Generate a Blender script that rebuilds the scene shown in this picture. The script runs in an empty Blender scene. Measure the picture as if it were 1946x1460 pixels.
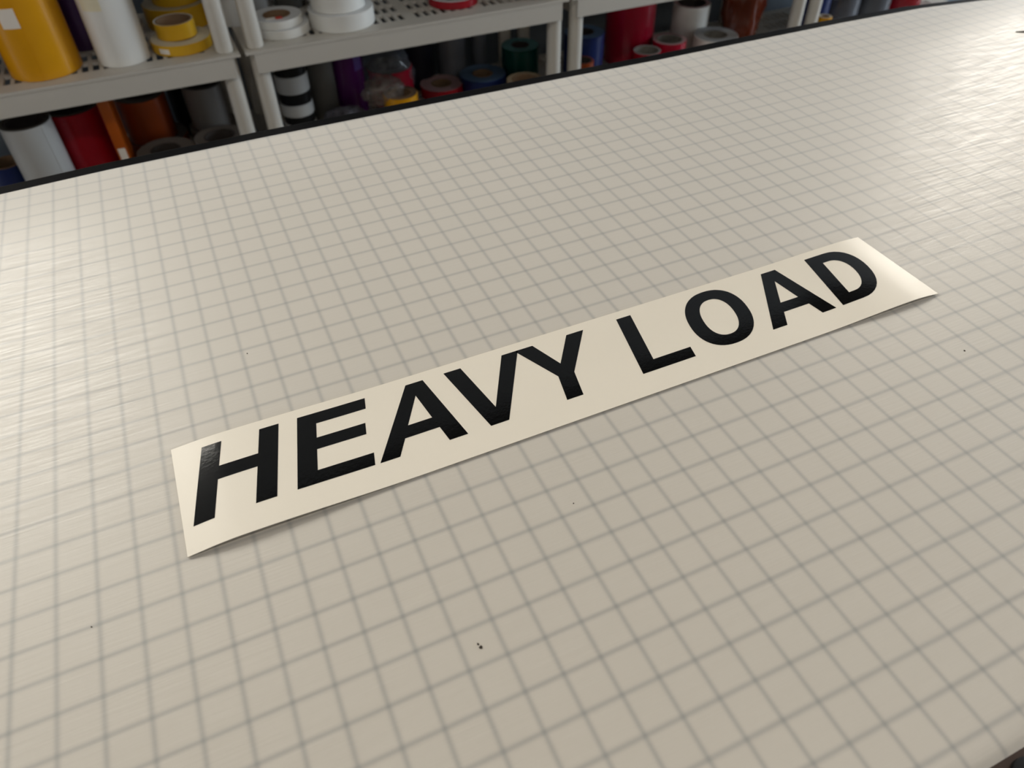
import bpy, bmesh, math, random
from mathutils import Matrix, Vector, noise

S = 0.0254                      # everything below is laid out in inches; S turns them into metres
C = bpy.context.scene.collection
random.seed(4)
PI = math.pi

# ------------------------------------------------------------------ camera
cd = bpy.data.cameras.new('camera')
cam = bpy.data.objects.new('camera', cd)
C.objects.link(cam)
right = Vector((0.91172703, -0.41051034, -0.01533282))
up = Vector((0.2976315, 0.63438074, 0.71342594))
back = Vector((-0.28314188, -0.65501324, 0.70056287))
m = Matrix((right, up, back)).transposed().to_4x4()
m.translation = Vector((7.98785741, -15.56838799, 17.11979325)) * S
cam.matrix_world = m
cd.sensor_fit = 'HORIZONTAL'
cd.sensor_width = 36.0
cd.lens = 1402.2028666608408 * 36.0 / 1946.0
cd.clip_start = 0.02
cd.clip_end = 60
cd.dof.use_dof = True
cd.dof.focus_distance = 24.4 * S
cd.dof.aperture_fstop = cd.lens / 3.3
bpy.context.scene.camera = cam

# ------------------------------------------------------------------ colour management, world, daylight
vs = bpy.context.scene.view_settings
vs.view_transform = 'Standard'
vs.look = 'None'
vs.gamma = 1
vs.use_curve_mapping = False
vs.exposure = 0.085

w = bpy.data.worlds.new('daylight')
bpy.context.scene.world = w
w.use_nodes = True
w.node_tree.nodes['Background'].inputs['Color'].default_value = (0.75, 0.85, 1.0, 1)
w.node_tree.nodes['Background'].inputs['Strength'].default_value = 1.0

# room limits (inches): x, y, z
RX0, RX1, RY0, RY1, RZ0, RZ1 = -112.0, 215.0, -120.0, 91.0, -36.0, 104.0
# window openings: name, wall, (a0, a1) along the wall, (z0, z1), colour, radiance power
WINDOWS = [
    ('window_1', 'back', (-84, -9), (28, 85), (1.0, 0.95, 0.84), 110.0),
    ('window_2', 'back', (157, 211), (28, 88), (1.0, 0.92, 0.80), 125.0),
    ('window_3', 'right', (2, 46), (-33, 58), (0.72, 0.86, 1.0), 138.0),
    ('window_4', 'left', (24, 66), (-33, 56), (0.80, 0.90, 1.0), 9.0),
    ('window_5', 'front', (-40, 90), (20, 88), (1.0, 0.90, 0.78), 5.0),
]


def window_lamp(name, wall, a, z, col, power):
    l = bpy.data.lights.new(name + '_daylight', 'AREA')
    l.shape = 'RECTANGLE'
    l.size = (a[1] - a[0]) * S
    l.size_y = (z[1] - z[0]) * S
    l.color = col
    l.energy = power
    o = bpy.data.objects.new(name + '_daylight', l)
    C.objects.link(o)
    ac, zc, off = (a[0] + a[1]) / 2, (z[0] + z[1]) / 2, 5.5
    if wall == 'back':
        o.location = (ac * S, (RY1 + off) * S, zc * S)
        d = Vector((0, -1, 0))
    elif wall == 'front':
        o.location = (ac * S, (RY0 - off) * S, zc * S)
        d = Vector((0, 1, 0))
    elif wall == 'right':
        o.location = ((RX1 + off) * S, ac * S, zc * S)
        d = Vector((-1, 0, 0))
    else:
        o.location = ((RX0 - off) * S, ac * S, zc * S)
        d = Vector((1, 0, 0))
    o.rotation_euler = d.to_track_quat('-Z', 'Y').to_euler()


for w_ in WINDOWS:
    window_lamp(*w_)

# added overhead fill: bare warm area lights, no fixtures, to brighten the mat
for lx_ in (-30.0, 55.0):
    l = bpy.data.lights.new('ceiling_lamp', 'AREA')
    l.shape = 'RECTANGLE'
    l.size, l.size_y = 60 * S, 10 * S
    l.color = (1.0, 0.94, 0.85)
    l.energy = 13.0
    o = bpy.data.objects.new('ceiling_lamp', l)
    C.objects.link(o)
    o.location = (lx_ * S, -34 * S, 101 * S)


# ------------------------------------------------------------------ materials
def mat(name, col, rough=0.5, spec=0.5, var=0.06, scale=40.0, bump=0.0, bscale=200.0, metal=0.0,
        alpha=1.0, coat=0.0, trans=0.0):
    m = bpy.data.materials.new(name)
    m.use_nodes = True
    nt = m.node_tree
    b = nt.nodes['Principled BSDF']
    b.inputs['Roughness'].default_value = rough
    b.inputs['Specular IOR Level'].default_value = spec
    b.inputs['Metallic'].default_value = metal
    b.inputs['Alpha'].default_value = alpha
    b.inputs['Coat Weight'].default_value = coat
    b.inputs['Coat Roughness'].default_value = 0.1
    b.inputs['Transmission Weight'].default_value = trans
    tc = nt.nodes.new('ShaderNodeTexCoord')
    n = nt.nodes.new('ShaderNodeTexNoise')
    n.inputs['Scale'].default_value = scale
    n.inputs['Detail'].default_value = 3
    nt.links.new(tc.outputs['Object'], n.inputs['Vector'])
    mx = nt.nodes.new('ShaderNodeMix')
    mx.data_type = 'RGBA'
    mx.inputs['A'].default_value = (*[max(0, c * (1 - var)) for c in col], 1)
    mx.inputs['B'].default_value = (*[min(1, c * (1 + var)) for c in col], 1)
    nt.links.new(n.outputs['Fac'], mx.inputs['Factor'])
    nt.links.new(mx.outputs['Result'], b.inputs['Base Color'])
    if bump:
        n2 = nt.nodes.new('ShaderNodeTexNoise')
        n2.inputs['Scale'].default_value = bscale
        n2.inputs['Detail'].default_value = 2
        nt.links.new(tc.outputs['Object'], n2.inputs['Vector'])
        bp = nt.nodes.new('ShaderNodeBump')
        bp.inputs['Strength'].default_value = bump
        bp.inputs['Distance'].default_value = 0.001
        nt.links.new(n2.outputs['Fac'], bp.inputs['Height'])
        nt.links.new(bp.outputs['Normal'], b.inputs['Normal'])
    return m


def film_mat(name, col, opacity, rough=0.12):
    """thin clear plastic film: part glossy and tinted, part see-through"""
    m = bpy.data.materials.new(name)
    m.use_nodes = True
    nt = m.node_tree
    b = nt.nodes['Principled BSDF']
    b.inputs['Base Color'].default_value = (*col, 1)
    b.inputs['Roughness'].default_value = rough
    b.inputs['Specular IOR Level'].default_value = 0.8
    tc = nt.nodes.new('ShaderNodeTexCoord')
    n = nt.nodes.new('ShaderNodeTexNoise')
    n.inputs['Scale'].default_value = 60
    nt.links.new(tc.outputs['Object'], n.inputs['Vector'])
    mr = nt.nodes.new('ShaderNodeMapRange')
    mr.inputs['From Min'].default_value = 0.3
    mr.inputs['From Max'].default_value = 0.7
    mr.inputs['To Min'].default_value = opacity * 0.6
    mr.inputs['To Max'].default_value = min(1, opacity * 1.4)
    nt.links.new(n.outputs['Fac'], mr.inputs['Value'])
    nt.links.new(mr.outputs['Result'], b.inputs['Alpha'])
    return m


def mat_grid():
    """translucent white cutting mat with a printed one-inch grid"""
    m = bpy.data.materials.new('gridded_cutting_mat')
    m.use_nodes = True
    nt = m.node_tree
    N, Lk = nt.nodes, nt.links
    b = N['Principled BSDF']
    tc = N.new('ShaderNodeTexCoord')
    sep = N.new('ShaderNodeSeparateXYZ')
    Lk.new(tc.outputs['Object'], sep.inputs[0])

    def math_(op, a, bb=None, c=None):
        n = N.new('ShaderNodeMath')
        n.operation = op
        for i, v in enumerate((a, bb, c)):
            if v is None:
                continue
            if isinstance(v, (int, float)):
                n.inputs[i].default_value = v
            else:
                Lk.new(v, n.inputs[i])
        return n.outputs[0]

    def line(axis):
        u = math_('DIVIDE', sep.outputs[axis], S)
        d = math_('PINGPONG', u, 0.5)                  # distance to the nearest whole inch
        g = math_('MULTIPLY', d, d)
        g = math_('MULTIPLY', g, -1.0 / (GRID_SIGMA * GRID_SIGMA * 2))
        return math_('POWER', 2.718281828, g)
    lx, ly = line(0), line(1)
    one_x = math_('MULTIPLY_ADD', lx, -GRID_INK, 1.0)
    one_y = math_('MULTIPLY_ADD', ly, -GRID_INK, 1.0)
    keep = math_('MULTIPLY', one_x, one_y)
    n1 = N.new('ShaderNodeTexNoise')
    n1.inputs['Scale'].default_value = 9
    n1.inputs['Detail'].default_value = 4
    Lk.new(tc.outputs['Object'], n1.inputs['Vector'])
    plain = N.new('ShaderNodeMix')
    plain.data_type = 'RGBA'
    plain.inputs['A'].default_value = (0.560, 0.518, 0.446, 1)
    plain.inputs['B'].default_value = (0.578, 0.528, 0.456, 1)
    Lk.new(n1.outputs['Fac'], plain.inputs['Factor'])
    mx = N.new('ShaderNodeMix')
    mx.data_type = 'RGBA'
    mx.inputs['A'].default_value = (0.15, 0.16, 0.17, 1)
    Lk.new(keep, mx.inputs['Factor'])
    Lk.new(plain.outputs['Result'], mx.inputs['B'])
    Lk.new(mx.outputs['Result'], b.inputs['Base Color'])
    # scuffs: fine knife scratches and rubbed haze that only show in the sheen
    mp = N.new('ShaderNodeMapping')
    mp.inputs['Rotation'].default_value = (0, 0, 0.5)
    mp.inputs['Scale'].default_value = (14, 420, 1)
    Lk.new(tc.outputs['Object'], mp.inputs['Vector'])
    s1 = N.new('ShaderNodeTexNoise')
    s1.inputs['Scale'].default_value = 1.0
    s1.inputs['Detail'].default_value = 5
    s1.inputs['Roughness'].default_value = 0.7
    Lk.new(mp.outputs[0], s1.inputs['Vector'])
    mp2 = N.new('ShaderNodeMapping')
    mp2.inputs['Rotation'].default_value = (0, 0, -1.25)
    mp2.inputs['Scale'].default_value = (20, 350, 1)
    Lk.new(tc.outputs['Object'], mp2.inputs['Vector'])
    s2 = N.new('ShaderNodeTexNoise')
    s2.inputs['Scale'].default_value = 1.0
    s2.inputs['Detail'].default_value = 5
    Lk.new(mp2.outputs[0], s2.inputs['Vector'])
    s3 = N.new('ShaderNodeTexNoise')
    s3.inputs['Scale'].default_value = 55
    s3.inputs['Detail'].default_value = 3
    Lk.new(tc.outputs['Object'], s3.inputs['Vector'])
    h = math_('ADD', s1.outputs['Fac'], s2.outputs['Fac'])
    h = math_('MULTIPLY_ADD', s3.outputs['Fac'], 0.8, h)
    bp = N.new('ShaderNodeBump')
    bp.inputs['Strength'].default_value = 0.15
    bp.inputs['Distance'].default_value = 0.0006
    Lk.new(h, bp.inputs['Height'])
    Lk.new(bp.outputs['Normal'], b.inputs['Normal'])
    mr = N.new('ShaderNodeMapRange')
    mr.inputs['From Min'].default_value = 0.35
    mr.inputs['From Max'].default_value = 0.65
    mr.inputs['To Min'].default_value = 0.36
    mr.inputs['To Max'].default_value = 0.50
    Lk.new(s2.outputs['Fac'], mr.inputs['Value'])
    Lk.new(mr.outputs['Result'], b.inputs['Roughness'])
    b.inputs['Specular IOR Level'].default_value = 0.55
    b.inputs['Sheen Weight'].default_value = 0.55
    b.inputs['Sheen Roughness'].default_value = 0.6
    return m


GRID_SIGMA, GRID_INK = 0.050, 0.37

M = {}
M['wall'] = mat('painted_wall', (0.50, 0.51, 0.52), 0.85, 0.2, 0.04, 3, 0.15, 300)
M['wall_dark'] = mat('slate_painted_wall', (0.16, 0.185, 0.21), 0.85, 0.2, 0.05, 3, 0.15, 300)  # wall colour with the shade behind the shelves put in
M['wall_side'] = mat('cream_wall', (0.60, 0.57, 0.51), 0.85, 0.2, 0.04, 3)
M['ceiling'] = mat('dark_ceiling', (0.025, 0.022, 0.020), 0.9, 0.1, 0.2, 4)
M['floor'] = mat('brown_floor', (0.066, 0.040, 0.028), 0.55, 0.3, 0.35, 9, 0.2, 60)
M['frame'] = mat('white_frame', (0.75, 0.74, 0.72), 0.5, 0.4, 0.03)
M['glass'] = film_mat('window_glass', (0.9, 0.95, 1.0), 0.06, 0.03)
M['resin'] = mat('taupe_resin', (0.56, 0.525, 0.465), 0.45, 0.45, 0.03, 8, 0.05, 500)
M['post'] = mat('taupe_resin_post', (0.58, 0.545, 0.48), 0.30, 0.5, 0.03, 8)
M['table_black'] = mat('black_laminate', (0.005, 0.005, 0.006), 0.30, 0.025, 0.2, 30)
M['table_core'] = mat('table_frame_black', (0.02, 0.02, 0.021), 0.45, 0.4, 0.1, 30)
M['mat'] = mat_grid()
M['paper'] = mat('white_backing_paper', (0.86, 0.795, 0.68), 0.36, 0.45, 0.02, 15, 0.06, 120)
M['vinyl_black'] = mat('gloss_black_vinyl', (0.004, 0.004, 0.004), 0.085, 0.5, 0.1, 20, 0.022, 330)
M['kraft'] = mat('cardboard_core', (0.24, 0.15, 0.085), 0.8, 0.2, 0.12, 60)
M['kraft_grey'] = mat('grey_cardboard_core', (0.20, 0.185, 0.16), 0.8, 0.2, 0.1, 60)
M['dark_core'] = mat('dark_core', (0.05, 0.04, 0.035), 0.8, 0.2, 0.1, 60)
M['sticker'] = mat('white_sticker', (0.80, 0.74, 0.66), 0.6, 0.3, 0.03)
M['sticker_cream'] = mat('cream_tape', (0.72, 0.66, 0.48), 0.5, 0.4, 0.04)
M['sticker_red'] = mat('red_label', (0.62, 0.06, 0.04), 0.5, 0.4, 0.05)
M['black_rubber'] = mat('black_rubber', (0.012, 0.012, 0.012), 0.7, 0.3, 0.15, 30)


def vinyl(name, col, rough=0.2, var=0.05, spec=0.5):
    M[name] = mat(name + '_vinyl', col, rough, spec, var, 14, 0.03, 40)


vinyl('amber', (0.66, 0.30, 0.006), 0.22)
vinyl('yellow', (0.66, 0.37, 0.012), 0.3)
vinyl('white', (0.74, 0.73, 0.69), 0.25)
vinyl('red', (0.30, 0.003, 0.012), 0.2)
vinyl('crimson', (0.33, 0.004, 0.022), 0.2)
vinyl('orange', (0.40, 0.080, 0.004), 0.3)
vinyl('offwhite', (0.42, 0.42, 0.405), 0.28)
vinyl('deep_orange', (0.21, 0.034, 0.003), 0.3)  # orange with the lower deck's shade put into its colour
vinyl('purple', (0.07, 0.006, 0.085), 0.25)
vinyl('plum', (0.05, 0.018, 0.07), 0.3)
vinyl('navy', (0.007, 0.007, 0.012), 0.4, spec=0.15)
vinyl('blue', (0.002, 0.013, 0.085), 0.3)
vinyl('green', (0.002, 0.042, 0.032), 0.16)
vinyl('black', (0.008, 0.008, 0.008), 0.3, spec=0.2)
vinyl('grey', (0.36, 0.35, 0.33), 0.35)
vinyl('smoke', (0.10, 0.105, 0.12), 0.2)
vinyl('brown', (0.20, 0.035, 0.012), 0.22)
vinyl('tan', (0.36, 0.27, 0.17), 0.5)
vinyl('umber', (0.15, 0.10, 0.065), 0.6)  # tan darkened to carry the shade low in the shelf
vinyl('dim_grey', (0.15, 0.14, 0.13), 0.35)  # grey darkened for the shade deep on the lower deck
M['edge_umber'] = mat('umber_liner_edge', (0.13, 0.11, 0.095), 0.7, 0.3, 0.08, 90)
M['edge_cream'] = mat('cream_liner_edge', (0.66, 0.60, 0.46), 0.6, 0.3, 0.06, 90)
M['edge_white'] = mat('white_liner_edge', (0.70, 0.71, 0.71), 0.5, 0.4, 0.04, 90)
M['edge_grey'] = mat('grey_liner_edge', (0.36, 0.36, 0.36), 0.6, 0.3, 0.06, 90)
M['edge_pink'] = mat('pinkish_liner_edge', (0.42, 0.27, 0.27), 0.6, 0.3, 0.06, 90)
M['edge_blue'] = mat('bluish_liner_edge', (0.085, 0.14, 0.23), 0.6, 0.3, 0.06, 90)
M['edge_teal'] = mat('teal_liner_edge', (0.10, 0.24, 0.25), 0.6, 0.3, 0.06, 90)
M['edge_dark'] = mat('dark_liner_edge', (0.09, 0.085, 0.075), 0.6, 0.3, 0.06, 90)
M['film'] = film_mat('clear_film', (0.22, 0.235, 0.27), 0.26, 0.12)
M['film_grey'] = film_mat('grey_film', (0.085, 0.082, 0.098), 0.8, 0.3)
M['film_tan'] = film_mat('tan_film', (0.20, 0.165, 0.145), 0.42, 0.12)


# ------------------------------------------------------------------ mesh helpers
class MB:
    def __init__(s):
        s.v, s.f, s.mi = [], [], []

    def add(s, vs_, fs, k=0):
        n = len(s.v)
        s.v += [tuple(p) for p in vs_]
        s.f += [tuple(i + n for i in f) for f in fs]
        s.mi += [k] * len(fs)
        return s

    def box(s, x0, x1, y0, y1, z0, z1, k=0):
        p = [(x, y, z) for z in (z0, z1) for y in (y0, y1) for x in (x0, x1)]
        return s.add(p, [(0, 2, 3, 1), (4, 5, 7, 6), (0, 1, 5, 4), (2, 6, 7, 3), (0, 4, 6, 2), (1, 3, 7, 5)], k)

    def lathe(s, prof, n=40, k=0, cx=0, cy=0, close=True):
        """revolve a (radius, z) outline; close joins the last point to the first. k may be a list per band"""
        m_ = len(prof)
        vs_ = [(cx + r * math.cos(2 * PI * i / n), cy + r * math.sin(2 * PI * i / n), z) for r, z in prof for i in range(n)]
        base = len(s.v)
        s.v += vs_
        for j in range(m_ if close else m_ - 1):
            a, b = j * n, ((j + 1) % m_) * n
            for i in range(n):
                i2 = (i + 1) % n
                s.f.append((base + a + i, base + a + i2, base + b + i2, base + b + i))
                s.mi.append(k[j] if isinstance(k, (list, tuple)) else k)
        return s

    def prism(s, poly, z0, z1, k=0):
        n = len(poly)
        vs_ = [(x, y, z0) for x, y in poly] + [(x, y, z1) for x, y in poly]
        fs = [tuple(range(n - 1, -1, -1)), tuple(range(n, 2 * n))]
        fs += [(i, (i + 1) % n, n + (i + 1) % n, n + i) for i in range(n)]
        return s.add(vs_, fs, k)

    def mesh(s, name, mats, smooth=35, bevel=0.0):
        me = bpy.data.meshes.new(name)
        me.from_pydata([(x * S, y * S, z * S) for x, y, z in s.v], [], s.f)
        for mm in (mats if isinstance(mats, (list, tuple)) else [mats]):
            me.materials.append(mm)
        me.polygons.foreach_set('material_index', s.mi)
        if bevel:
            bm = bmesh.new()
            bm.from_mesh(me)
            bmesh.ops.remove_doubles(bm, verts=bm.verts, dist=1e-6)
            es = [e for e in bm.edges if len(e.link_faces) == 2 and e.calc_face_angle(0) > 0.7]
            bmesh.ops.bevel(bm, geom=es, offset=bevel * S, segments=3, profile=0.5, affect='EDGES')
            bm.to_mesh(me)
            bm.free()
        if smooth:
            me.polygons.foreach_set('use_smooth', [True] * len(me.polygons))
            me.set_sharp_from_angle(angle=math.radians(smooth))
        me.update()
        return me

    def obj(s, name, mats, parent=None, loc=(0, 0, 0), rot=(0, 0, 0), smooth=35, bevel=0.0):
        return put(name, s.mesh(name, mats, smooth, bevel), parent, loc, rot)


def put(name, me, parent=None, loc=(0, 0, 0), rot=(0, 0, 0)):
    o = bpy.data.objects.new(name, me)
    C.objects.link(o)
    o.parent = parent
    o.location = Vector(loc) * S
    o.rotation_euler = rot
    return o


def thing(name, label, cat, loc=(0, 0, 0), rot=(0, 0, 0), group=None):
    o = bpy.data.objects.new(name, None)
    C.objects.link(o)
    o.empty_display_size = 0.02
    o.location = Vector(loc) * S
    o.rotation_euler = rot
    return tag(o, label, cat, group)


def tag(o, label, cat, group=None):
    o['label'] = label
    o['category'] = cat
    if group:
        o['group'] = group
    return o


def struct(o):
    o['kind'] = 'structure'
    return o


# ------------------------------------------------------------------ room shell
T = 6.0
f = MB().box(RX0 - T, RX1 + T, RY0 - T, RY1 + T, RZ0 - T, RZ0)
struct(f.obj('floor', M['floor']))
struct(MB().box(RX0 - T, RX1 + T, RY0 - T, RY1 + T, RZ1, RZ1 + T).obj('ceiling', M['ceiling']))


def wall(name, side, a0, a1, mt):
    """one wall with its window openings left free"""
    mb = MB()
    holes = sorted([(w_[2], w_[3]) for w_ in WINDOWS if w_[1] == side])
    cells = []
    x = a0
    for (h0, h1), (z0, z1) in holes:
        cells += [(x, h0, RZ0, RZ1), (h0, h1, RZ0, z0), (h0, h1, z1, RZ1)]
        x = h1
    cells.append((x, a1, RZ0, RZ1))
    for p, q, z0, z1 in cells:
        if side == 'back':
            zm = 31.0                                    # below: darkened for shade behind the shelves; above: kept pale for letter reflections
            if z0 < zm:
                mb.box(p, q, RY1, RY1 + T, z0, min(zm, z1), 1)
            mb.box(p, q, RY1, RY1 + T, max(zm, z0), z1, 0)
        elif side == 'front':
            mb.box(p, q, RY0 - T, RY0, z0, z1)
        elif side == 'right':
            mb.box(RX1, RX1 + T, p, q, z0, z1)
        else:
            mb.box(RX0 - T, RX0, p, q, z0, z1)
    struct(mb.obj(name, mt, smooth=0))


wall('wall_back', 'back', RX0, RX1, [M['wall'], M['wall_dark']])
wall('wall_front', 'front', RX0, RX1, M['wall_side'])
wall('wall_right', 'right', RY0, RY1, M['wall_side'])
wall('wall_left', 'left', RY0, RY1, M['wall_side'])

for name, side, (a0, a1), (z0, z1), col, pw in WINDOWS:
    def bx(mb, p, q, d0, d1, u0, u1):
        if side == 'back':
            mb.box(p, q, RY1 + d0, RY1 + d1, u0, u1)
        elif side == 'front':
            mb.box(p, q, RY0 - d1, RY0 - d0, u0, u1)
        elif side == 'right':
            mb.box(RX1 + d0, RX1 + d1, p, q, u0, u1)
        else:
            mb.box(RX0 - d1, RX0 - d0, p, q, u0, u1)
        return mb
    fr = MB()
    bx(fr, a0, a0 + 1.5, 1, 4, z0, z1)
    bx(fr, a1 - 1.5, a1, 1, 4, z0, z1)
    bx(fr, a0 + 1.5, a1 - 1.5, 1, 4, z0, z0 + 1.5)
    bx(fr, a0 + 1.5, a1 - 1.5, 1, 4, z1 - 1.5, z1)
    fo = struct(fr.obj(name, M['frame'], smooth=0))
    mid = (a0 + a1) / 2
    bx(MB(), mid - 0.75, mid + 0.75, 1.4, 3.6, z0 + 1.5, z1 - 1.5).obj('mullion', M['frame'], fo, smooth=0)
    for p, q in ((a0 + 1.5, mid - 0.75), (mid + 0.75, a1 - 1.5)):
        bx(MB(), p, q, 2.4, 2.6, z0 + 1.5, z1 - 1.5).obj('pane', M['glass'], fo, smooth=0)

# ------------------------------------------------------------------ cutting table
EDGE = [(-36, 20.9), (-20, 21.3), (-10, 21.55), (-1.2, 21.8), (3.3, 22.08), (10.5, 22.2), (19.3, 22.15), (28.5, 22.06), (34.1, 21.93),
        (39.8, 21.96), (48.1, 21.93), (54.7, 21.72), (59.3, 21.05), (62, 20.3), (65, 18.6), (67, 16.0), (68, 12)]
NEAR = -14.62


def lerp_edge(x):
    for (x0, y0), (x1, y1) in zip(EDGE, EDGE[1:]):
        if x <= x1:
            t = (x - x0) / (x1 - x0)
            return y0 + (y1 - y0) * t
    return EDGE[-1][1]


t = thing('cutting_table', 'long black-topped work table under the white gridded mat', 'table', (16, 4, RZ0))
ox, oy, oz = 16, 4, RZ0
poly = [(-37, -14.2), (69.4, -14.2), (69.6, 12.4)]
poly += [(x + 0.55 * max(0, (x - 58) / 10), lerp_edge(x) + 1.38 - 0.30 * max(0, (x - 50) / 18)) for x, y in reversed(EDGE[:-1])]
poly.append((-37, 22.3))
MB().prism([(x - ox, y - oy) for x, y in poly], -1.62 - oz, -0.27 - oz).obj('tabletop', M['table_black'], t, bevel=0.12)
ap = MB()
ap.box(-32 - ox, 64 - ox, -10 - oy, -9 - oy, -5.6 - oz, -1.62 - oz)
ap.box(-32 - ox, 64 - ox, 16 - oy, 17 - oy, -5.6 - oz, -1.62 - oz)
ap.box(-32 - ox, -31 - ox, -9 - oy, 16 - oy, -5.6 - oz, -1.62 - oz)
ap.box(63 - ox, 64 - ox, -9 - oy, 16 - oy, -5.6 - oz, -1.62 - oz)
ap.obj('table_frame', M['table_core'], t, bevel=0.06)
for lx in (-31, 60.5):
    for ly in (-9, 13.5):
        MB().box(lx - ox, lx + 2.5 - ox, ly - oy, ly + 2.5 - oy, 0, -1.62 - oz).obj('leg', M['table_core'], t, bevel=0.1)

# the mat: a sheet 1/4 inch thick whose near edge rolls down over the table edge
mb = MB()
xs = sorted(set([x for x, y in EDGE] + list(range(-36, 68, 4))))
nys = 9
rows = []
for x in xs:
    yf = lerp_edge(x)
    near = [(NEAR, -0.262), (NEAR, -0.20), (NEAR + 0.06, -0.130), (NEAR + 0.2, -0.082), (NEAR + 0.45, -0.040), (NEAR + 0.8, -0.013), (NEAR + 1.3, 0.0)]
    far = [(yf - 0.12, 0.0), (yf - 0.03, -0.03), (yf, -0.09), (yf, -0.262)]
    mid = [(NEAR + 1.3 + (yf - 0.12 - NEAR - 1.3) * k / 6, 0.0) for k in range(1, 6)]
    rows.append([(x, y, z) for y, z in near + mid + far])
nr = len(rows[0])
vv = [p for r in rows for p in r]
ff = []
for i in range(len(rows) - 1):
    for j in range(nr):
        j2 = (j + 1) % nr
        ff.append((i * nr + j, (i + 1) * nr + j, (i + 1) * nr + j2, i * nr + j2))
ff.append(tuple(range(nr)))
ff.append(tuple((len(rows) - 1) * nr + j for j in reversed(range(nr))))
mb.add(vv, ff)
mo = mb.obj('cutting_mat', M['mat'], smooth=40)
tag(mo, 'translucent white cutting mat with a grey one-inch grid covering the table', 'cutting mat')
bm = bmesh.new()
bm.from_mesh(mo.data)
bmesh.ops.recalc_face_normals(bm, faces=bm.faces)
bm.to_mesh(mo.data)
bm.free()

# ------------------------------------------------------------------ the HEAVY LOAD decal sheet
SX0, SX1, SY0, SY1 = 4.27, 31.22, -1.96, 2.20


def lift(x, y):
    """height of the sheet above the mat: flat, with a low arch just inside either end"""
    z = 0.035
    s = x - SX0
    k = 0.086 + 0.045 * (0.5 - (y / 4.0))
    if s < 7:
        if s < 1.5:
            z += k * math.sin(PI / 2 * s / 1.5) ** 1.0
        else:
            z += k * 0.5 * (1 + math.cos(PI * (s - 1.5) / 5.5))
    s = SX1 - x
    k = 0.062 + 0.05 * (0.5 - y / 4.0)
    if s < 5.5:
        if s < 1.3:
            z += k * math.sin(PI / 2 * s / 1.3)
        else:
            z += k * 0.5 * (1 + math.cos(PI * (s - 1.3) / 4.2))
    return z


dec = thing('decal_sheet', 'long white backing sheet carrying black HEAVY LOAD lettering, lying on the grid', 'decal',
            ((SX0 + SX1) / 2, 0.12, 0))
dx, dy = (SX0 + SX1) / 2, 0.12
mb = MB()
nx, ny = 110, 10
gv = []
for th in (0.0, 0.014):
    for i in range(nx + 1):
        # stations crowd towards the two ends, where the sheet bends
        u = i / nx
        u = u + 0.10 * math.sin(2 * PI * u) * -1
        x = SX0 + (SX1 - SX0) * min(1, max(0, u))
        for j in range(ny + 1):
            y = SY0 + (SY1 - SY0) * j / ny
            gv.append((x - dx, y - dy, lift(x, y) + th))
n1 = (nx + 1) * (ny + 1)
ff = []
for i in range(nx):
    for j in range(ny):
        a = i * (ny + 1) + j
        b = a + ny + 1
        ff.append((a, a + 1, b + 1, b))
        ff.append((n1 + a, n1 + b, n1 + b + 1, n1 + a + 1))
rim = [i * (ny + 1) for i in range(nx + 1)] + [nx * (ny + 1) + j for j in range(1, ny + 1)] + \
      [i * (ny + 1) + ny for i in range(nx - 1, -1, -1)] + [j for j in range(ny - 1, 0, -1)]
for a, b in zip(rim, rim[1:] + rim[:1]):
    ff.append((a, b, n1 + b, n1 + a))
mb.add(gv, ff)
mb.obj('backing_paper', M['paper'], dec, smooth=50)

# letters: upright outlines (u along the line, v up from the base line), then slanted
Y0, CAP, SL = -1.035, 2.855, 0.2115


def oval(cx, cy, rx, ry, n=56, p=2.25):
    out = []
    for i in range(n):
        a = 2 * PI * i / n
        c, s_ = math.cos(a), math.sin(a)
        out.append((cx + rx * math.copysign(abs(c) ** (2 / p), c), cy + ry * math.copysign(abs(s_) ** (2 / p), s_)))
    return out


def dee(x0, x1, y0, y1, r, n=18):
    """D outline: straight left side, right corners drawn as elliptical arcs of horizontal radius r"""
    pts = [(x0, y0)]
    ym, ry = (y0 + y1) / 2, (y1 - y0) / 2
    for i in range(n + 1):
        a = -PI / 2 + PI * i / n
        c, s_ = math.cos(a), math.sin(a)
        pts.append((x1 - r + r * abs(c) ** (2 / 2.2), ym + ry * math.copysign(abs(s_) ** (2 / 2.2), s_)))
    pts.append((x0, y1))
    return pts


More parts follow.
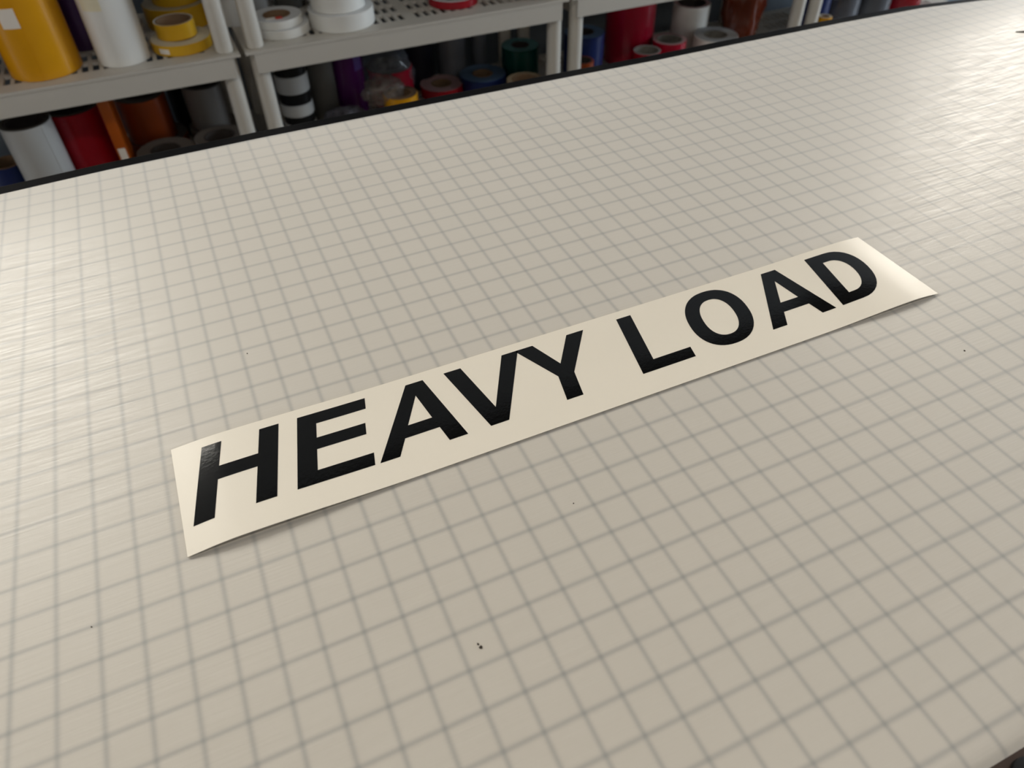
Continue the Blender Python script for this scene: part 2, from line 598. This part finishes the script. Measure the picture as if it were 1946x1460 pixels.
H_ = CAP
LET = {
    'H': [[(4.55, 0), (5.14, 0), (5.14, 1.36), (6.29, 1.36), (6.29, 0), (6.89, 0), (6.89, H_), (6.29, H_), (6.29, 1.87), (5.14, 1.87), (5.14, H_), (4.55, H_)]],
    'E': [[(7.47, 0), (9.78, 0), (9.78, 0.485), (8.07, 0.485), (8.07, 1.31), (9.61, 1.31), (9.61, 1.78), (8.07, 1.78), (8.07, 2.385), (9.67, 2.385), (9.67, H_), (7.47, H_)]],
    'A': [[(9.94, 0), (10.56, 0), (10.79, 0.64), (11.92, 0.64), (12.15, 0), (12.76, 0), (11.66, H_), (11.06, H_)],
          [(10.94, 1.12), (11.34, 2.27), (11.74, 1.12)]],
    'V': [[(13.53, 0), (14.15, 0), (15.14, H_), (14.53, H_), (13.84, 0.69), (13.01, H_), (12.40, H_)]],
    'Y': [[(16.20, 0), (16.79, 0), (16.79, 1.07), (17.70, H_), (17.03, H_), (16.44, 1.63), (15.70, H_), (15.02, H_), (16.20, 1.10)]],
    'L': [[(19.05, 0), (21.13, 0), (21.13, 0.48), (19.64, 0.48), (19.64, H_), (19.05, H_)]],
    'O': [oval(22.80, CAP / 2, 1.255, CAP / 2 + 0.02), oval(22.80, CAP / 2, 0.665, CAP / 2 - 0.465)],
    'A.001': [[(24.39, 0), (25.01, 0), (25.24, 0.64), (26.37, 0.64), (26.60, 0), (27.21, 0), (26.11, H_), (25.45, H_)],
              [(25.37, 1.12), (25.77, 2.27), (26.17, 1.12)]],
    'D': [dee(27.53, 29.72, 0, H_, 1.25), dee(28.13, 29.10, 0.485, H_ - 0.485, 0.72)],
}


def letter(name, loops):
    cu = bpy.data.curves.new('vinyl_letter', 'CURVE')
    cu.dimensions = '2D'
    cu.fill_mode = 'BOTH'
    for lp in loops:
        sp = cu.splines.new('POLY')
        sp.points.add(len(lp) - 1)
        for p, (u, v) in zip(sp.points, lp):
            p.co = (u + SL * v, v + Y0, 0, 1)
        sp.use_cyclic_u = True
    tmp = bpy.data.objects.new('tmp', cu)
    C.objects.link(tmp)
    me = bpy.data.meshes.new_from_object(tmp.evaluated_get(bpy.context.evaluated_depsgraph_get()))
    bpy.data.objects.remove(tmp)
    bm = bmesh.new()
    bm.from_mesh(me)
    bmesh.ops.remove_doubles(bm, verts=bm.verts, dist=1e-5)
    x0, x1 = min(v.co.x for v in bm.verts), max(v.co.x for v in bm.verts)
    k = x0 + 0.2
    while k < x1:
        bmesh.ops.bisect_plane(bm, geom=bm.verts[:] + bm.edges[:] + bm.faces[:], plane_co=(k, 0, 0), plane_no=(1, 0, 0))
        k += 0.2
    for k in (-0.6, 0.0, 0.6, 1.2):
        bmesh.ops.bisect_plane(bm, geom=bm.verts[:] + bm.edges[:] + bm.faces[:], plane_co=(0, k, 0), plane_no=(0, 1, 0))
    bmesh.ops.recalc_face_normals(bm, faces=bm.faces)
    if sum(fc.normal.z for fc in bm.faces) < 0:
        bmesh.ops.reverse_faces(bm, faces=bm.faces)
    ex = bmesh.ops.extrude_face_region(bm, geom=bm.faces[:])
    topv = set(g for g in ex['geom'] if isinstance(g, bmesh.types.BMVert))
    for v in bm.verts:
        v.co.z = lift(v.co.x, v.co.y) + (0.020 if v in topv else 0.0145)
    bmesh.ops.recalc_face_normals(bm, faces=bm.faces)
    for v in bm.verts:
        v.co = Vector((v.co.x - dx, v.co.y - dy, v.co.z)) * S
    bm.to_mesh(me)
    bm.free()
    me.materials.clear()
    me.materials.append(M['vinyl_black'])
    me.polygons.foreach_set('use_smooth', [True] * len(me.polygons))
    me.set_sharp_from_angle(angle=math.radians(40))
    o = put('vinyl_letter', me, dec)
    o['label'] = 'gloss black slanted vinyl letter ' + name[0]
    return o


for nm, lp in LET.items():
    letter(nm, lp)

# ------------------------------------------------------------------ resin shelving units
UNITS = [(-24.15, 14.2), (14.75, 53.1), (53.5, 91.85), (92.3, 130.65)]
YF, YB = 68.9, 87.2
DECKS = [-25.5, -12.0, 1.5, 15.0, 28.5]        # upper faces
PR = 0.9


def deck_mesh():
    """perforated deck, origin at its front left corner on the upper face"""
    W, D = UNITS[0][1] - UNITS[0][0], YB - YF
    mb = MB()
    # slotted plate: columns and rows of holes in groups, as a grid with the holes left out
    hx = []
    x, g = 1.0, 0
    while x < W / 2 - 2.8:
        hx += [(W / 2 + x - 0.32, W / 2 + x + 0.32), (W / 2 - x - 0.32, W / 2 - x + 0.32)]
        g += 1
        x += 1.04 if g % 7 else 2.08
    hy = [(2.2 + 3.1 * k, 4.5 + 3.1 * k) for k in range(5)]
    gx = sorted(set([0, W] + [v for h in hx for v in h]))
    gy = sorted(set([0, D] + [v for h in hy for v in h]))
    hxs, hys = set(hx), set(hy)
    vs_, idx = [], {}

    def vid(i, j, k):
        if (i, j, k) not in idx:
            idx[(i, j, k)] = len(vs_)
            vs_.append((gx[i], gy[j], (0.0, -0.3)[k]))
        return idx[(i, j, k)]
    solid = {}
    for i in range(len(gx) - 1):
        for j in range(len(gy) - 1):
            solid[(i, j)] = not ((gx[i], gx[i + 1]) in hxs and (gy[j], gy[j + 1]) in hys)
    fs = []
    for (i, j), ok in solid.items():
        if not ok:
            continue
        fs.append((vid(i, j, 0), vid(i + 1, j, 0), vid(i + 1, j + 1, 0), vid(i, j + 1, 0)))
        fs.append((vid(i, j, 1), vid(i, j + 1, 1), vid(i + 1, j + 1, 1), vid(i + 1, j, 1)))
        for di, dj, a, b in ((-1, 0, (0, 1), (0, 0)), (1, 0, (1, 0), (1, 1)), (0, -1, (0, 0), (1, 0)), (0, 1, (1, 1), (0, 1))):
            if not solid.get((i + di, j + dj), False):
                p, q = (i + a[0], j + a[1]), (i + b[0], j + b[1])
                fs.append((vid(*p, 0), vid(*p, 1), vid(*q, 1), vid(*q, 0)))
    mb.add(vs_, fs)
    # aprons below the lip; the ends stand back from the lip so that the corner posts show
    mb.box(0.85, W - 0.85, 0.10, 0.35, -2.35, -0.30)
    mb.box(0.85, W - 0.85, D - 0.35, D - 0.10, -2.35, -0.30)
    mb.box(0.85, 1.10, 0.35, D - 0.35, -2.35, -0.30)
    mb.box(W - 1.10, W - 0.85, 0.35, D - 0.35, -2.35, -0.30)
    for k in (W * 0.33, W * 0.66):
        mb.box(k - 0.1, k + 0.1, 0.35, D - 0.35, -1.5, -0.30)
    return mb.mesh('shelf_deck', M['resin'], smooth=0)


def post_mesh(h):
    return MB().lathe([(PR - 0.12, 0), (PR, 0.15), (PR, h - 0.15), (PR - 0.12, h), (PR - 0.3, h), (PR - 0.3, 0)], 28).mesh('post', M['post'])


dm = deck_mesh()
pm = post_mesh(DECKS[1] - DECKS[0] - 0.3)
pm0 = post_mesh(DECKS[0] - 0.3 - RZ0)
places = ['leftmost, with yellow and white rolls', 'second from left, with white ring stacks',
          'third from left, with the blue roll low down', 'rightmost, beside the dark red bag']
labs = ['taupe resin shelving unit at far left holding the amber and yellow rolls',
        'taupe resin shelving unit with white ring stacks and a red ring on its deck',
        'taupe resin shelving unit above the blue, red and white standing rolls',
        'taupe resin shelving unit at far right, mostly hidden by the table edge']
for (u0, u1), lb in zip(UNITS, labs):
    t = thing('shelving_unit', lb, 'shelf', (u0, YF, RZ0), group=None)
    for k, z in enumerate(DECKS):
        put('shelf_deck', dm, t, (0, 0, z - RZ0))
        for px in (1.3, u1 - u0 - 1.3):
            for py in (1.35, YB - YF - 1.35):
                put('post', pm if k else pm0, t, (px, py, (DECKS[k - 1] - RZ0) if k else 0))

# ------------------------------------------------------------------ rolls and rings
ZL, ZU = DECKS[0], DECKS[1]


def wedge_patch(r, a0, a1, z0, z1, th=0.025, n=8):
    """a sticker bent round a roll of radius r between two angles"""
    mb = MB()
    vs_ = []
    for rr in (r + 0.003, r + th):
        for i in range(n + 1):
            a = a0 + (a1 - a0) * i / n
            for z in (z0, z1):
                vs_.append((rr * math.cos(a), rr * math.sin(a), z))
    n1 = 2 * (n + 1)
    fs = []
    for i in range(n):
        a = 2 * i
        fs.append((a, a + 1, a + 3, a + 2))
        fs.append((n1 + a, n1 + a + 2, n1 + a + 3, n1 + a + 1))
        fs.append((a, a + 2, n1 + a + 2, n1 + a))
        fs.append((a + 1, n1 + a + 1, n1 + a + 3, a + 3))
    fs.append((0, n1, n1 + 1, 1))
    e = 2 * n
    fs.append((e, e + 1, n1 + e + 1, n1 + e))
    return mb.add(vs_, fs)


def roll(name, label, cat, x, y, z, r, h, side, edge, core='kraft', rc=1.55, group=None, wrap=None, seam=None,
         core_up=0.0, rot=(0, 0, 0)):
    """a roll of sheet on a cardboard tube, standing or lying flat on its end"""
    t = thing(name, label, cat, (x, y, z + 0.012), rot, group)
    e = min(0.06, h * 0.1)
    prof = [(rc + 0.16, 0.02), (r - e, 0.0), (r, e), (r, h - e), (r - e, h - 0.005), (rc + 0.16, h - 0.03)]
    MB().lathe(prof, 56, [1, 0, 0, 0, 1, 1]).obj(wrap or 'vinyl_wrap', [M[side], M[edge]], t)
    MB().lathe([(rc, 0.01), (rc + 0.155, 0.01), (rc + 0.155, h + core_up), (rc, h + core_up)], 40).obj('core_tube', M[core], t)
    if seam is not None:
        # outer end of the sheet: a strip that stands just proud of the roll
        wedge_patch(r, seam, seam + 0.5, 0.03, h - 0.05, 0.035).obj('sheet_end', M[side], t)
    return t


def sticker(t, r, a0, a1, z0, z1, mt='sticker', label=None):
    o = wedge_patch(r, a0, a1, z0, z1).obj('sticker', M[mt], t)
    if label:
        o['label'] = label
    return o


A = math.radians
# --- leftmost unit, upper deck
t = roll('vinyl_roll', 'amber vinyl roll cut off by the left edge of the picture', 'vinyl roll', -12.05, 74.2, ZU, 3.0, 11.6, 'amber', 'edge_cream')
t = roll('vinyl_roll', 'large glossy amber yellow vinyl roll with a white square sticker', 'vinyl roll', -4.35, 73.75, ZU, 3.4, 11.7, 'amber', 'edge_cream', seam=A(238))
sticker(t, 3.44, A(241), A(267), 5.0, 6.75, 'sticker', 'white square sticker')
t = roll('vinyl_roll', 'glossy white vinyl roll between the amber roll and the yellow tape rings', 'vinyl roll', 3.1, 73.0, ZU, 2.52, 11.7, 'white', 'edge_white', seam=A(330))
sticker(t, 2.52, A(216), A(262), 5.4, 6.9, 'sticker_cream', 'cream paper tape')
roll('vinyl_roll', 'dark plum vinyl roll standing behind the gap between amber and white rolls', 'vinyl roll', -0.35, 79.6, ZU, 2.5, 11.7, 'plum', 'edge_dark')
roll('tape_roll', 'wide flat yellow tape ring with cream top at the deck front', 'tape roll', 9.05, 73.95, ZU, 3.1, 1.05, 'yellow', 'edge_cream', rc=1.5, wrap='tape_wrap')
sticker(bpy.data.objects['tape_roll'], 3.1, A(219), A(240), 0.25, 0.75)
roll('tape_roll', 'small yellow tape ring with brown core on top of the wide flat ring', 'tape roll', 8.85, 74.45, ZU + 1.05, 2.05, 1.55, 'yellow', 'edge_white', rc=1.68, wrap='tape_wrap')
roll('tape_roll', 'thick yellow tape ring at the back under a standing yellow roll', 'tape roll', 9.7, 81.9, ZU, 3.55, 2.3, 'yellow', 'edge_cream', wrap='tape_wrap')
roll('vinyl_roll', 'short yellow vinyl roll standing on the thick yellow ring behind', 'vinyl roll', 9.95, 82.0, ZU + 2.3, 2.6, 6.2, 'yellow', 'edge_cream')
# --- leftmost unit, lower deck
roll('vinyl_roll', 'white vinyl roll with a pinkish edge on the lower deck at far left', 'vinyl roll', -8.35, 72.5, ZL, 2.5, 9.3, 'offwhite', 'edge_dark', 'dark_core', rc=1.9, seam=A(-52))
sticker(bpy.data.objects['vinyl_roll.004'] if 'vinyl_roll.004' in bpy.data.objects else t, 2.54, A(-48), A(-14), 0.05, 9.2, 'edge_pink', 'pinkish liner strip')
roll('vinyl_roll', 'glossy red vinyl roll standing on the lower deck beside a white roll', 'vinyl roll', -4.2, 76.4, ZL, 3.0, 8.6, 'red', 'edge_dark', 'dark_core', rc=2.3)
roll('vinyl_roll', 'dark blue vinyl roll low at the left edge behind the table', 'vinyl roll', -12.6, 76.0, ZL, 1.8, 4.0, 'blue', 'edge_blue')
t = thing('carton', 'narrow tall orange carton with a pale label beside the red roll', 'carton', (-0.5, 72.6, ZL + 0.012), (0, 0, A(-8)))
MB().box(-0.56, 0.56, -0.56, 2.2, 0, 10.6).obj('box_body', M['orange'], t, bevel=0.05)
MB().box(-0.36, 0.42, -0.60, -0.565, 3.3, 4.75).obj('sticker', M['sticker'], t)
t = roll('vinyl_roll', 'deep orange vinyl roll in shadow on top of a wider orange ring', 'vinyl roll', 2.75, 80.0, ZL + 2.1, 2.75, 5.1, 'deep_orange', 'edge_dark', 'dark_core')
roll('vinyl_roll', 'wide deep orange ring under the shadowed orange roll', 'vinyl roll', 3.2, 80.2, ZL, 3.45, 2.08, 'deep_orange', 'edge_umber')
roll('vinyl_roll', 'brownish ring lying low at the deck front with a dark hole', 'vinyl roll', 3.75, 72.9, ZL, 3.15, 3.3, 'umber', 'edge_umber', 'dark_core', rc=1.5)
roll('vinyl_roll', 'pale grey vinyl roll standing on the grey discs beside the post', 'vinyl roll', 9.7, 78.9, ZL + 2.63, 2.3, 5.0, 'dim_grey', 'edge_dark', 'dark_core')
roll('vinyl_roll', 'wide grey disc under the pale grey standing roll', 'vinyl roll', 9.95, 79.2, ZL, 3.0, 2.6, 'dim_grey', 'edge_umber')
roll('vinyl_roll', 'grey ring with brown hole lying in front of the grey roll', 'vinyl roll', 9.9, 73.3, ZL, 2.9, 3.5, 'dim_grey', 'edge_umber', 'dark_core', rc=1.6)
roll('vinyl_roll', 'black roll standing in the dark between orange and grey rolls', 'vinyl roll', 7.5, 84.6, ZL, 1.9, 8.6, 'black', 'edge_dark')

# --- second unit, upper deck
roll('tape_roll', 'lower white ring of the flat pair beside the left post', 'tape roll', 19.75, 73.6, ZU, 2.95, 0.95, 'white', 'edge_white', wrap='tape_wrap')
t = roll('tape_roll', 'upper white ring of the flat pair, with a red core label', 'tape roll', 19.4, 73.75, ZU + 0.95, 2.72, 0.85, 'white', 'edge_white', 'kraft', rc=1.35, wrap='tape_wrap')
MB().box(-0.35, 0.35, -1.72, -1.05, 0.84, 0.90).obj('core_label', M['sticker_red'], t)
MB().box(-1.35, -0.4, -1.50, -1.05, 0.84, 0.89).obj('core_label', M['sticker'], t)
roll('vinyl_roll', 'pale grey roll standing behind the flat white ring pair', 'vinyl roll', 18.2, 82.4, ZU, 2.0, 6.6, 'grey', 'edge_white')
roll('vinyl_roll', 'pale roll standing far left behind the post, half hidden', 'vinyl roll', 15.4, 79.0, ZU, 1.4, 6.4, 'grey', 'edge_white')
roll('tape_roll', 'wide white ring at the bottom of the taller white stack', 'tape roll', 26.45, 73.35, ZU, 3.65, 1.75, 'white', 'edge_white', wrap='tape_wrap')
t = roll('tape_roll', 'middle white ring of the taller white stack', 'tape roll', 26.25, 73.5, ZU + 1.75, 3.0, 1.75, 'white', 'edge_white', wrap='tape_wrap')
t = roll('tape_roll', 'topmost white ring of the taller stack, with a red label', 'tape roll', 26.3, 73.6, ZU + 3.5, 2.8, 1.2, 'white', 'edge_blue', wrap='tape_wrap')
sticker(t, 2.8, A(262), A(285), 0.15, 0.8, 'sticker_red', 'red label')
roll('vinyl_roll', 'dark taupe roll in shadow between the two white stacks', 'vinyl roll', 22.35, 82.0, ZU, 1.5, 6.0, 'brown', 'edge_dark')
roll('vinyl_roll', 'white roll standing behind the taller white stack', 'vinyl roll', 26.7, 82.6, ZU, 2.6, 6.4, 'white', 'edge_white')
roll('tape_roll', 'flat red tape ring with pale top in the middle of the perforated deck', 'tape roll', 40.2, 74.2, ZU, 3.0, 0.85, 'red', 'edge_white', 'kraft_grey', rc=2.2, wrap='tape_wrap')
roll('tape_roll', 'flat red tape ring near the right post, only its front rim seen', 'tape roll', 49.1, 76.0, ZU, 3.0, 0.85, 'red', 'edge_white', 'kraft_grey', rc=2.2, wrap='tape_wrap')
# --- second unit, lower deck
zz = ZL
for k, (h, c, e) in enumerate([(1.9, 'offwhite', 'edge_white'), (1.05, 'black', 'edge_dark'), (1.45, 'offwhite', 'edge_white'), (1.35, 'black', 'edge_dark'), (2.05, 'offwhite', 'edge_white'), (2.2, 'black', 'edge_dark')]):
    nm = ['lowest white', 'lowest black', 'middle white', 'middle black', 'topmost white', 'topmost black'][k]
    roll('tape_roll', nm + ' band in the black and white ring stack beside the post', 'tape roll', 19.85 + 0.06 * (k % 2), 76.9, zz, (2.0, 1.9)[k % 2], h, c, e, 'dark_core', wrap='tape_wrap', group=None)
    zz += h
roll('vinyl_roll', 'near-black navy roll beside the black and white ring stack', 'vinyl roll', 23.7, 79.0, ZL, 1.6, 9.6, 'navy', 'edge_dark')
t = roll('vinyl_roll', 'dark purple vinyl roll with a violet patch near its top', 'vinyl roll', 27.3, 80.2, ZL, 2.1, 9.8, 'purple', 'edge_dark')
M['violet'] = mat('violet_patch', (0.075, 0.035, 0.19), 0.3, 0.5, 0.05)
sticker(t, 2.1, A(287), A(322), 6.0, 9.7, 'violet', 'violet patch')


def lump(seed, rx, ry, rz, amp, freq, sub=4, flat=True):
    """a crumpled bag: a noisy ball that sits flat on its base"""
    bm = bmesh.new()
    bmesh.ops.create_icosphere(bm, subdivisions=sub, radius=1.0)
    off = Vector((seed * 7.3, seed * 3.1, seed * 1.7))
    for v in bm.verts:
        p = v.co.normalized()
        n_ = noise.noise(p * freq + off) + 0.5 * abs(noise.noise(p * freq * 2.3 + off))
        n_ += 0.35 * abs(noise.noise(p * freq * 5 + off))
        q = p * (1 + amp * n_)
        z = max(q.z, -0.72) + 0.72 if flat else q.z
        v.co = Vector((q.x * rx, q.y * ry, z * rz)) * S
    me = bpy.data.meshes.new('bag')
    bm.to_mesh(me)
    bm.free()
    me.polygons.foreach_set('use_smooth', [True] * len(me.polygons))
    return me


t = roll('wrapped_roll', 'crimson vinyl roll wrapped in clear crinkled film beside the purple roll', 'vinyl roll', 33.3, 81.7, ZL, 3.0, 4.6, 'crimson', 'edge_dark', 'dark_core', rc=1.4)
me = lump(3, 3.35, 3.0, 4.2, 0.16, 2.6)
me.materials.append(M['film'])
put('plastic_film', me, t, (-0.2, 0.1, 0.05))
t = roll('wrapped_roll', 'amber tape ring topped by a clear crumpled bag on the lower deck', 'tape roll', 31.0, 75.6, ZL, 2.2, 3.7, 'amber', 'umber', 'kraft', rc=1.4, wrap='tape_wrap')
t.location = Vector((32.5, 74.9, ZL + 0.012)) * S
me = lump(5, 2.4, 1.5, 1.9, 0.26, 3.0)
me.materials.append(M['film_tan'])
put('plastic_bag', me, t, (-2.0, 0.5, 2.6))
me = lump(9, 2.7, 1.6, 1.75, 0.24, 2.6)
me.materials.append(M['film_grey'])
o = put('plastic_bag', me, None, (25.2, 75.2, ZL + 0.012))
tag(o, 'crumpled grey plastic bag lying below the purple roll', 'bag')
roll('vinyl_roll', 'flat crimson ring with pinkish grey top and brown hole', 'vinyl roll', 40.0, 80.6, ZL, 2.95, 1.45, 'red', 'edge_pink', 'kraft', rc=1.25)
roll('vinyl_roll', 'flat dark blue ring with bluish top and brown hole', 'vinyl roll', 45.75, 79.7, ZL, 3.2, 2.1, 'blue', 'edge_blue', 'kraft', rc=1.25)
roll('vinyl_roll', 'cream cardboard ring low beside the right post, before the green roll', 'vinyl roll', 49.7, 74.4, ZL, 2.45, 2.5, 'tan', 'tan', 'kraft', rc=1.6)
roll('vinyl_roll', 'glossy dark green vinyl roll with teal end beside the right post', 'vinyl roll', 52.0, 80.9, ZL, 2.6, 4.5, 'green', 'edge_teal', 'dark_core', rc=1.1)
roll('vinyl_roll', 'smoke grey roll standing at the back behind the blue ring', 'vinyl roll', 43.2, 84.6, ZL, 2.0, 9.2, 'smoke', 'edge_dark')
roll('vinyl_roll', 'slim glossy smoke roll standing between blue ring and green roll', 'vinyl roll', 47.4, 84.9, ZL, 1.0, 9.2, 'smoke', 'edge_grey', rc=0.5)
roll('vinyl_roll', 'charcoal roll at the back between wrapped crimson roll and smoke roll', 'vinyl roll', 38.2, 84.9, ZL, 2.2, 7.6, 'navy', 'edge_dark')

# --- third unit, lower deck
roll('vinyl_roll', 'blue vinyl roll standing just right of the twin posts', 'vinyl roll', 59.6, 76.5, ZL, 2.75, 6.4, 'blue', 'edge_blue', 'dark_core', rc=1.2)
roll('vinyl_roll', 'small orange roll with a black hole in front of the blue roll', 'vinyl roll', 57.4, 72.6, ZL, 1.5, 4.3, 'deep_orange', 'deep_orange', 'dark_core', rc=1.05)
t = roll('vinyl_roll', 'big dark red vinyl roll standing behind the small red rings', 'vinyl roll', 69.1, 80.2, ZL, 3.5, 8.4, 'crimson', 'edge_pink', 'dark_core', rc=2.0, seam=A(310))
roll('vinyl_roll', 'small red roll with a grey hole, left of two before the big red roll', 'vinyl roll', 68.3, 73.8, ZL, 1.95, 3.4, 'red', 'edge_grey', 'kraft_grey', rc=1.55)
roll('vinyl_roll', 'small crimson roll with a brown hole, right of two before the big red roll', 'vinyl roll', 72.9, 75.3, ZL, 2.4, 3.7, 'crimson', 'edge_pink', 'kraft_grey', rc=1.7)
roll('vinyl_roll', 'glossy white roll with a dark hole standing behind the pale ring', 'vinyl roll', 80.3, 81.2, ZL, 2.75, 5.9, 'white', 'edge_pink', 'dark_core', rc=1.9, seam=A(225))
roll('vinyl_roll', 'pale grey ring with a dark hole low before the white roll', 'vinyl roll', 80.7, 75.0, ZL, 3.2, 3.2, 'white', 'edge_grey', 'kraft_grey', rc=1.55)
M['brown_film'] = mat('brown_plastic', (0.115, 0.018, 0.005), 0.16, 0.6, 0.15, 20)
me = lump(12, 3.0, 2.4, 5.7, 0.24, 1.4)
me.materials.append(M['brown_film'])
tag(put('plastic_bag', me, None, (88.0, 78.6, ZL + 0.012)), 'glossy reddish brown plastic bag between pale ring and twin posts', 'bag')
me = lump(21, 1.1, 1.0, 1.4, 0.25, 2.0, 3)
me.materials.append(M['film_grey'])
tag(put('plastic_bag', me, None, (88.6, 73.0, ZL + 0.012)), 'small greyish crumpled bag beside the twin posts', 'bag')
# --- rightmost unit, lower deck
roll('vinyl_roll', 'bright blue roll standing right of the second pair of posts', 'vinyl roll', 99.7, 76.5, ZL, 2.3, 8.2, 'blue', 'edge_blue')
roll('tape_roll', 'small amber ring low beside the bright blue roll', 'tape roll', 99.0, 73.0, ZL, 1.0, 3.6, 'amber', 'edge_cream', rc=0.5, wrap='tape_wrap')
roll('vinyl_roll', 'grey roll standing right of the bright blue roll', 'vinyl roll', 106.2, 77.5, ZL, 2.8, 7.6, 'smoke', 'edge_grey')
roll('vinyl_roll', 'second grey roll, farther right at the picture top', 'vinyl roll', 112.8, 77.5, ZL, 2.8, 7.4, 'smoke', 'edge_dark')
roll('vinyl_roll', 'red roll at the far right, just below the picture top', 'vinyl roll', 120.5, 78.5, ZL, 3.0, 7.2, 'red', 'edge_pink')
me = lump(31, 2.0, 1.2, 1.6, 0.25, 2.0, 3)
me.materials.append(M['film'])
tag(put('plastic_bag', me, None, (102.2, 73.4, ZL + 0.012)), 'clear crumpled bag below the bright blue roll', 'bag')

# ------------------------------------------------------------------ small things
o = MB().lathe([(0.02, 0.0), (1.4, 0.0), (1.5, 0.1), (1.45, 0.5), (1.1, 0.62), (0.02, 0.62)], 36, close=False).obj('floor_pad', M['black_rubber'], None, (45.2, -14.5, RZ0 + 0.005))
tag(o, 'small round black rubber pad on the brown floor below the table edge', 'pad')

M['speck'] = mat('dark_speck', (0.05, 0.04, 0.03), 0.8, 0.2, 0.1, 30)
rnd = random.Random(8)
for px, py, r in ((10.475, -7.57, 0.045), (10.44, -7.47, 0.03), (29.6, -4.66, 0.03), (14.5, -4.72, 0.018), (7.17, 5.74, 0.022), (1.81, -3.01, 0.018)):
    n = 7
    poly = [(r * rnd.uniform(0.7, 1.3) * math.cos(2 * PI * i / n), r * rnd.uniform(0.7, 1.3) * math.sin(2 * PI * i / n)) for i in range(n)]
    MB().prism(poly, 0.0, 0.012).obj('speck', M['speck'], mo, (px, py, 0.001))
o = MB().prism([(0, 0), (0.9, -0.62), (2.6, -1.45), (2.75, -1.12), (1.0, -0.36)], 0.0, 0.05).obj('offcut', M['speck'], None, (56.35, 15.72, 0.003))
tag(o, 'thin dark pointed offcut at the right picture edge on the grid', 'scrap')
